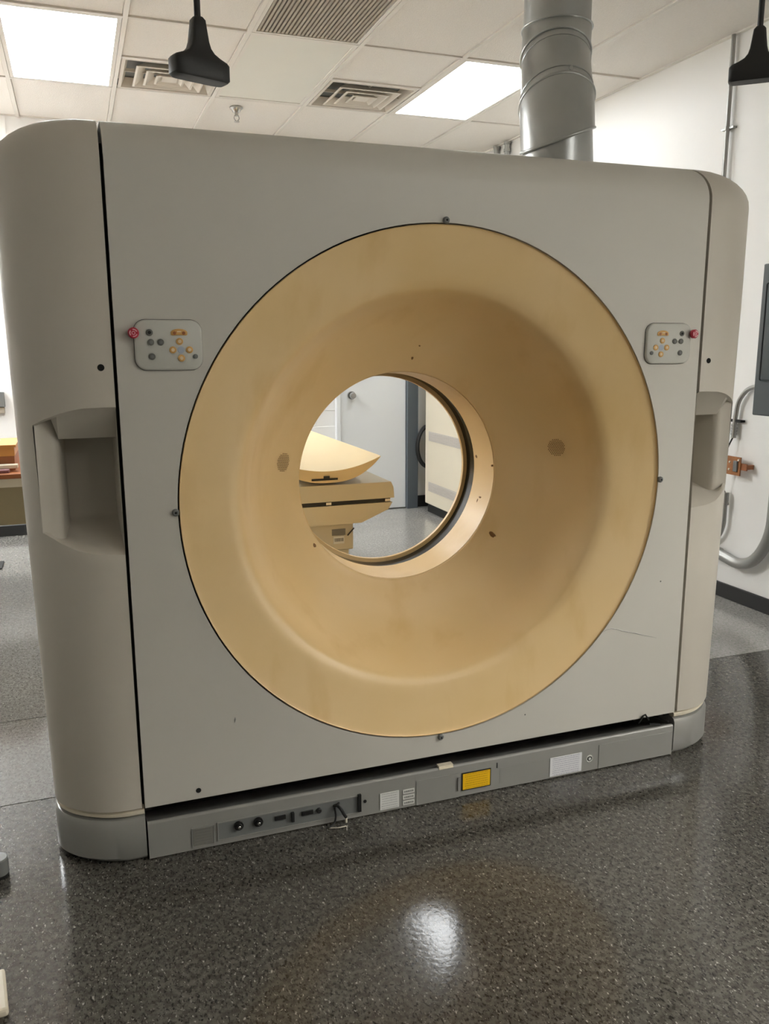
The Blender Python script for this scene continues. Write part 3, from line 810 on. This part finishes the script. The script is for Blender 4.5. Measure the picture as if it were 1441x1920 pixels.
# ------------------------------------------------------------------ right wall fittings
def wire(nm, pts, r, m, parent, n=12): return obj(nm, tube(BM(), smoothpath(pts), r, n), m, parent, 50)
t = thing('vertical_conduit', (2.365, 1.65, 1.3), 'straight grey metal conduit running up the right wall to the ceiling', 'conduit')
obj('pipe', cyl(BM(), (0, 0, -.7), (0, 0, H-1.3-.003), .0115, 14), M_steel, t, 40)
bm = BM(); cyl(bm, (0, 0, 1.228), (0, 0, 1.248), .0155, 14); bx(bm, (-.002, -.045, 1.233), (.023, .045, 1.243)); obj('strap', bm, M_steel, t, 40)
t = thing('wall_box', (2.39, 1.03, 1.43), 'dark grey electrical box on the right wall at picture edge', 'electrical box')
obj('body', box((-.112, -.35, -.376), (-.001, .19, .374), .006), M_box, t)
obj('door', box((-.122, -.335, -.20), (-.112, .150, .28), .012, 3), M_box, t, 40)
t = thing('box_conduit', (2.365, 1.30, 1.1), 'grey flexible conduit curving down from the dark wall box', 'conduit')
def lp(*pts, o=None): return [Vector(q_)-o for q_ in pts]
o_ = Vector((2.365, 1.30, 1.1))
obj('pipe', tube(BM(), smoothpath(lp((2.365, 1.225, 1.197), (2.365, 1.29, 1.195), (2.365, 1.36, 1.170), (2.365, 1.41, 1.11), (2.365, 1.425, 1.04), (2.365, 1.43, .985), o=o_)), .012, 14), M_steel, t, 50)
bm = BM(); b0 = Vector((2.365, 1.43, .985))-o_
for k in range(4): cyl(bm, b0+Vector((0, 0, -.016*k)), b0+Vector((0, 0, -.016*k-.011)), .017, 14)
cyl(bm, b0+Vector((0, 0, 0)), b0+Vector((0, 0, -.075)), .0135, 14); obj('fitting', bm, M_steel, t, 40)
bm = BM(); bx(bm, b0+Vector((-.006, -.05, .012)), b0+Vector((.024, .055, .024))); obj('strap', bm, M_dark, t)
t = thing('circuit_board', (2.335, 1.395, .765), 'small brown circuit board on a bracket on the right wall', 'circuit board')
obj('board', box((-.004, -.066, -.050), (.004, .066, .050)), M_pcb, t)
bm = BM(); bx(bm, (-.013, -.050, -.030), (-.004, -.022, .030), .003); obj('relay', bm, M_greyp, t)
for a, b in ((.05, .036), (.052, -.030), (.045, -.040), (.010, .018), (.012, -.022), (-.055, .035)):
    bm = BM(); disc(bm, (-.004, a, b), (-1, 0, 0), .006, .005, 10); obj('solder_pad', bm, M_solder, t)
bm = BM(); bx(bm, (.004, -.105, -.018), (.012, -.060, .018)); bx(bm, (.010, -.105, -.012), (.053, -.09, .012)); obj('bracket', bm, M_wood2, t)
t = thing('board_wire', (2.35, 1.43, .75), 'thin black wire running through the brown circuit board', 'wire')
o_ = Vector((2.35, 1.43, .75))
wire('upper_wire', lp((2.362, 1.43, .915), (2.35, 1.438, .88), (2.342, 1.448, .845), (2.331, 1.452, .818), o=o_), .0042, M_black, t)
wire('lower_wire', lp((2.331, 1.452, .712), (2.345, 1.455, .68), (2.352, 1.462, .63), (2.36, 1.452, .595), o=o_), .0042, M_black, t)
t = thing('lower_conduit', (2.362, 1.45, .3), 'short grey conduit below the circuit board bending behind scanner', 'conduit')
o_ = Vector((2.362, 1.45, .3))
wire('pipe', lp((2.362, 1.45, .565), (2.362, 1.45, .48), (2.362, 1.452, .42), (2.362, 1.475, .36), (2.362, 1.52, .32), (2.362, 1.60, .30), o=o_), .012, M_steel, t)
bm = BM(); cyl(bm, Vector((2.362, 1.45, .605))-o_, Vector((2.362, 1.45, .54))-o_, .0165, 14); cyl(bm, Vector((2.362, 1.45, .548))-o_, Vector((2.362, 1.45, .536))-o_, .02, 14); obj('fitting', bm, M_steel, t, 40)
t = thing('large_conduit', (2.35, 1.3, .25), 'thick grey flexible conduit looping above the black baseboard', 'conduit')
o_ = Vector((2.35, 1.3, .25))
wire('pipe', lp((2.35, 1.462, .258), (2.35, 1.40, .245), (2.35, 1.31, .235), (2.35, 1.22, .262), (2.35, 1.15, .335), (2.35, 1.10, .45), (2.35, 1.09, .60), (2.35, 1.09, .95), (2.35, 1.09, 1.05), o=o_), .030, M_steel, t, 16)
bm = BM(); cyl(bm, Vector((2.35, 1.50, .262))-o_, Vector((2.35, 1.452, .257))-o_, .034, 16); cyl(bm, Vector((2.35, 1.62, .262))-o_, Vector((2.35, 1.49, .262))-o_, .024, 16); obj('fitting', bm, M_chrome, t, 40)
for y_, lab in ((4.30, 'thin grey conduit by the back corner, the one nearer the duct'), (4.12, 'thin grey conduit by the back corner, the one farther left')):
    t = thing('corner_conduit', (2.36, y_, 2.2), lab, 'conduit', 'thin conduits by the back corner')
    obj('pipe', cyl(BM(), (0, 0, -.6), (0, 0, H-2.2-.006), .022, 14), M_steel, t, 40)
    bm = BM(); cyl(bm, (0, 0, .72), (0, 0, .74), .028, 14); cyl(bm, (0, 0, .775), (0, 0, .793), .028, 14); obj('coupling', bm, M_steel, t, 40)

# ------------------------------------------------------------------ patient table seen through the bore
tb = thing('patient_table', (0, 1.2, 0), 'cream patient table with a curved tan cradle behind the scanner', 'table')
def crad(w_, y, zr, zb, th):
    top, bot = [], []
    for k in range(25):
        a = -1+2*k/24
        top.append((a*w_, y, zb+th+(zr-zb-th)*abs(a)**2.0))
        bot.append((a*w_, y, zb+(zr-zb-.004)*(abs(a)**2.6)))
    return top+bot[::-1]
bm = BM(); loft(bm, [crad(.236, .0, .940, .835, .05), crad(.238, .02, .941, .833, .05), crad(.238, 2.2, .941, .833, .05)]); cr = obj('cradle', bm, M_pad, tb, 40)
bm = BM(); bx(bm, (-.075, -.004, .847), (.04, .004, .855)); bx(bm, (-.022, -.004, .855), (.004, .004, .865)); obj('cradle_slot', bm, M_black, cr)
bm = BM(); sec = [(-.30, .752), (-.296, .80), (-.285, .824), (.285, .824), (.296, .80), (.30, .752)]
loft(bm, [[(x, y, z) for x, z in sec] for y in (.0, 2.3)]); obj('table_top', bm, M_bed, tb, 25)
bm = BM(); bx(bm, (-.285, .012, .734), (.285, 2.28, .750)); obj('shadow_gap', bm, M_black, tb)
bm = BM()
for x in (-.27, .0, .27): bx(bm, (x-.012, .004, .737), (x+.012, .012, .748))
obj('gap_clip', bm, M_chrome, tb)
bm = BM(); loft(bm, [[(-w_, y, z) for w_, z in ((.295, .732), (-.295, .732), (-.275, .700), (-.15, .648), (.15, .648), (.275, .700))] for y in (.008, 2.25)]); obj('carriage_shell', bm, M_bed, tb, 30)
bm = BM(); bx(bm, (-.20, .06, .52), (.128, 1.6, .655), .004, 1); obj('upper_pedestal', bm, M_bed, tb)
bm = BM(); bx(bm, (-.19, .07, .0), (.110, 1.58, .52), .004, 1); obj('lower_pedestal', bm, M_bed, tb)
obj('rating_plate', box((.028, .056, .588), (.090, .061, .616)), M_glab, tb)
obj('paper_label', box((.034, .056, .550), (.084, .061, .584)), M_slab, tb)
bm = BM(); tube(bm, [(.098, .052, .585), (.128, .05, .618)], .003, 8); obj('latch', bm, M_black, tb)

# cabinet, coil
t = thing('equipment_cabinet', (1.99, 3.8, 0), 'tall cream equipment cabinet with louvred side near the door', 'cabinet')
obj('body', box((-.21, -.45, .075), (.21, .58, 1.75), .008), M_cream, t)
obj('plinth', box((-.19, -.43, .0), (.20, .56, .075)), M_black, t)
def lvs(y0, y1, z0, z1):
    k = 0; z = z0
    pr = obj('louvre_panel', box((-.2125, y0, z0), (-.209, y1, z1)), M_louv, t)
    while z < z1-.008:
        obj('louvre', box((-.2165, y0+.01, z+.003), (-.2125, y1-.01, z+.007)), M_louv, pr); z += .013
lvs(-.36, .50, .62, .70); lvs(-.36, .50, .19, .27)
t = thing('cable_coil', (1.90, 4.50, .545), 'dark coil of cable on the wall beside the cream cabinet', 'cable')
bm = BM()
for k, (rr_, dy) in enumerate(((.185, 0), (.17, .018), (.175, -.018))):
    tube(bm, [(-.03+ (rr_*.6)*cos(2*pi*j/36), dy+.02, rr_*sin(2*pi*j/36)) for j in range(37)], .012, 8, cap=False)
obj('loops', bm, M_black, t, 60)
bm = BM(); cyl(bm, (-.03, .04, .155), (-.03, .0985, .155), .008, 10); obj('hook', bm, M_steel, t)

# ------------------------------------------------------------------ desk at the far left
t = thing('desk', (-1.9, 3.1, 0), 'olive desk with a wooden top beyond the scanner left end', 'desk')
obj('desk_top', box((-.75, -.40, .708), (.80, .42, .736), .004, 1), M_wood2, t)
obj('apron', box((-.73, -.385, .660), (.78, -.36, .708)), M_cream, t)
obj('drawer_unit', box((-.73, -.375, .450), (.78, .38, .660)), M_desk, t)
for x in (-.70, .74):
    for y in (-.34, .33): obj('leg', box((x, y, 0), (x+.03, y+.03, .45)), M_box, t)
t = thing('wooden_box', (-1.75, 2.98, .736), 'orange wooden box standing on the desk at left', 'box')
bm = BM(); bx(bm, (-.42, -.15, .13), (.425, .25, .142)); obj('lid', bm, M_wood, t)
obj('shell', box((-.41, -.14, .08), (.415, .24, .13)), M_wood, t)
obj('dark_front', box((-.41, -.135, .0), (.412, .24, .08)), M_wood2, t)
for (x, y, z, wx, wy, h_, m, lab) in ((-1.56, 2.76, .736, .22, .06, .018, M_paper2, 'purple folded paper along the front edge of the desk'), (-1.50, 2.80, .754, .20, .05, .022, M_paper, 'cream paper stack lying on top of the purple paper')):
    o = obj('paper_stack', box((-wx, -wy/2, 0), (wx*.9, wy/2, h_), .003, 1), m); o.location = (x, y, z); tag(o, lab, 'paper')
o = obj('white_sheet', box((-.2, -.1, 0), (.2, .1, .006)), M_paper); o.location = (-1.62, 3.0, .878); tag(o, 'white paper sheet lying on the orange wooden box', 'paper')
t = thing('wall_plate', (-1.545, YB, 1.03), 'grey rectangular plate on the back wall above the desk', 'wall plate')
obj('plate', box((-.06, -.03, -.055), (.055, -.0005, .055), .004, 1), M_greyp, t)
obj('lower_block', box((-.055, -.02, -.10), (.05, -.0005, -.056), .003, 1), M_fin, t)
# bits at the lower left edge
t = thing('floor_glide', (-1.275, .07, 0), 'grey foot with a black pad on the floor left of scanner', 'foot')
bm = BM(); tube(bm, [(0, 0, .0), (0, 0, .010)], .026, 20); obj('pad', bm, M_black, t)
bm = BM(); tube(bm, [(0, 0, .010), (0, 0, .052), (0, 0, .055)], [.027, .027, .024], 20); obj('sleeve', bm, M_greyp, t, 40)
o = obj('white_bar', box((-.017, -.068, 0), (.014, .068, .020), .006, 2), M_cream); o.location = (-1.236, -.405, .0); o.rotation_euler = (0, 0, .125)
tag(o, 'short white bar lying on the floor at the left edge', 'bar')
o = obj('floor_mat', box((-.16, -.10, 0), (.10, .10, .008), .002, 1), M_black); o.location = (-1.62, 3.66, 0); tag(o, 'small black mat on the floor near the desk', 'mat')
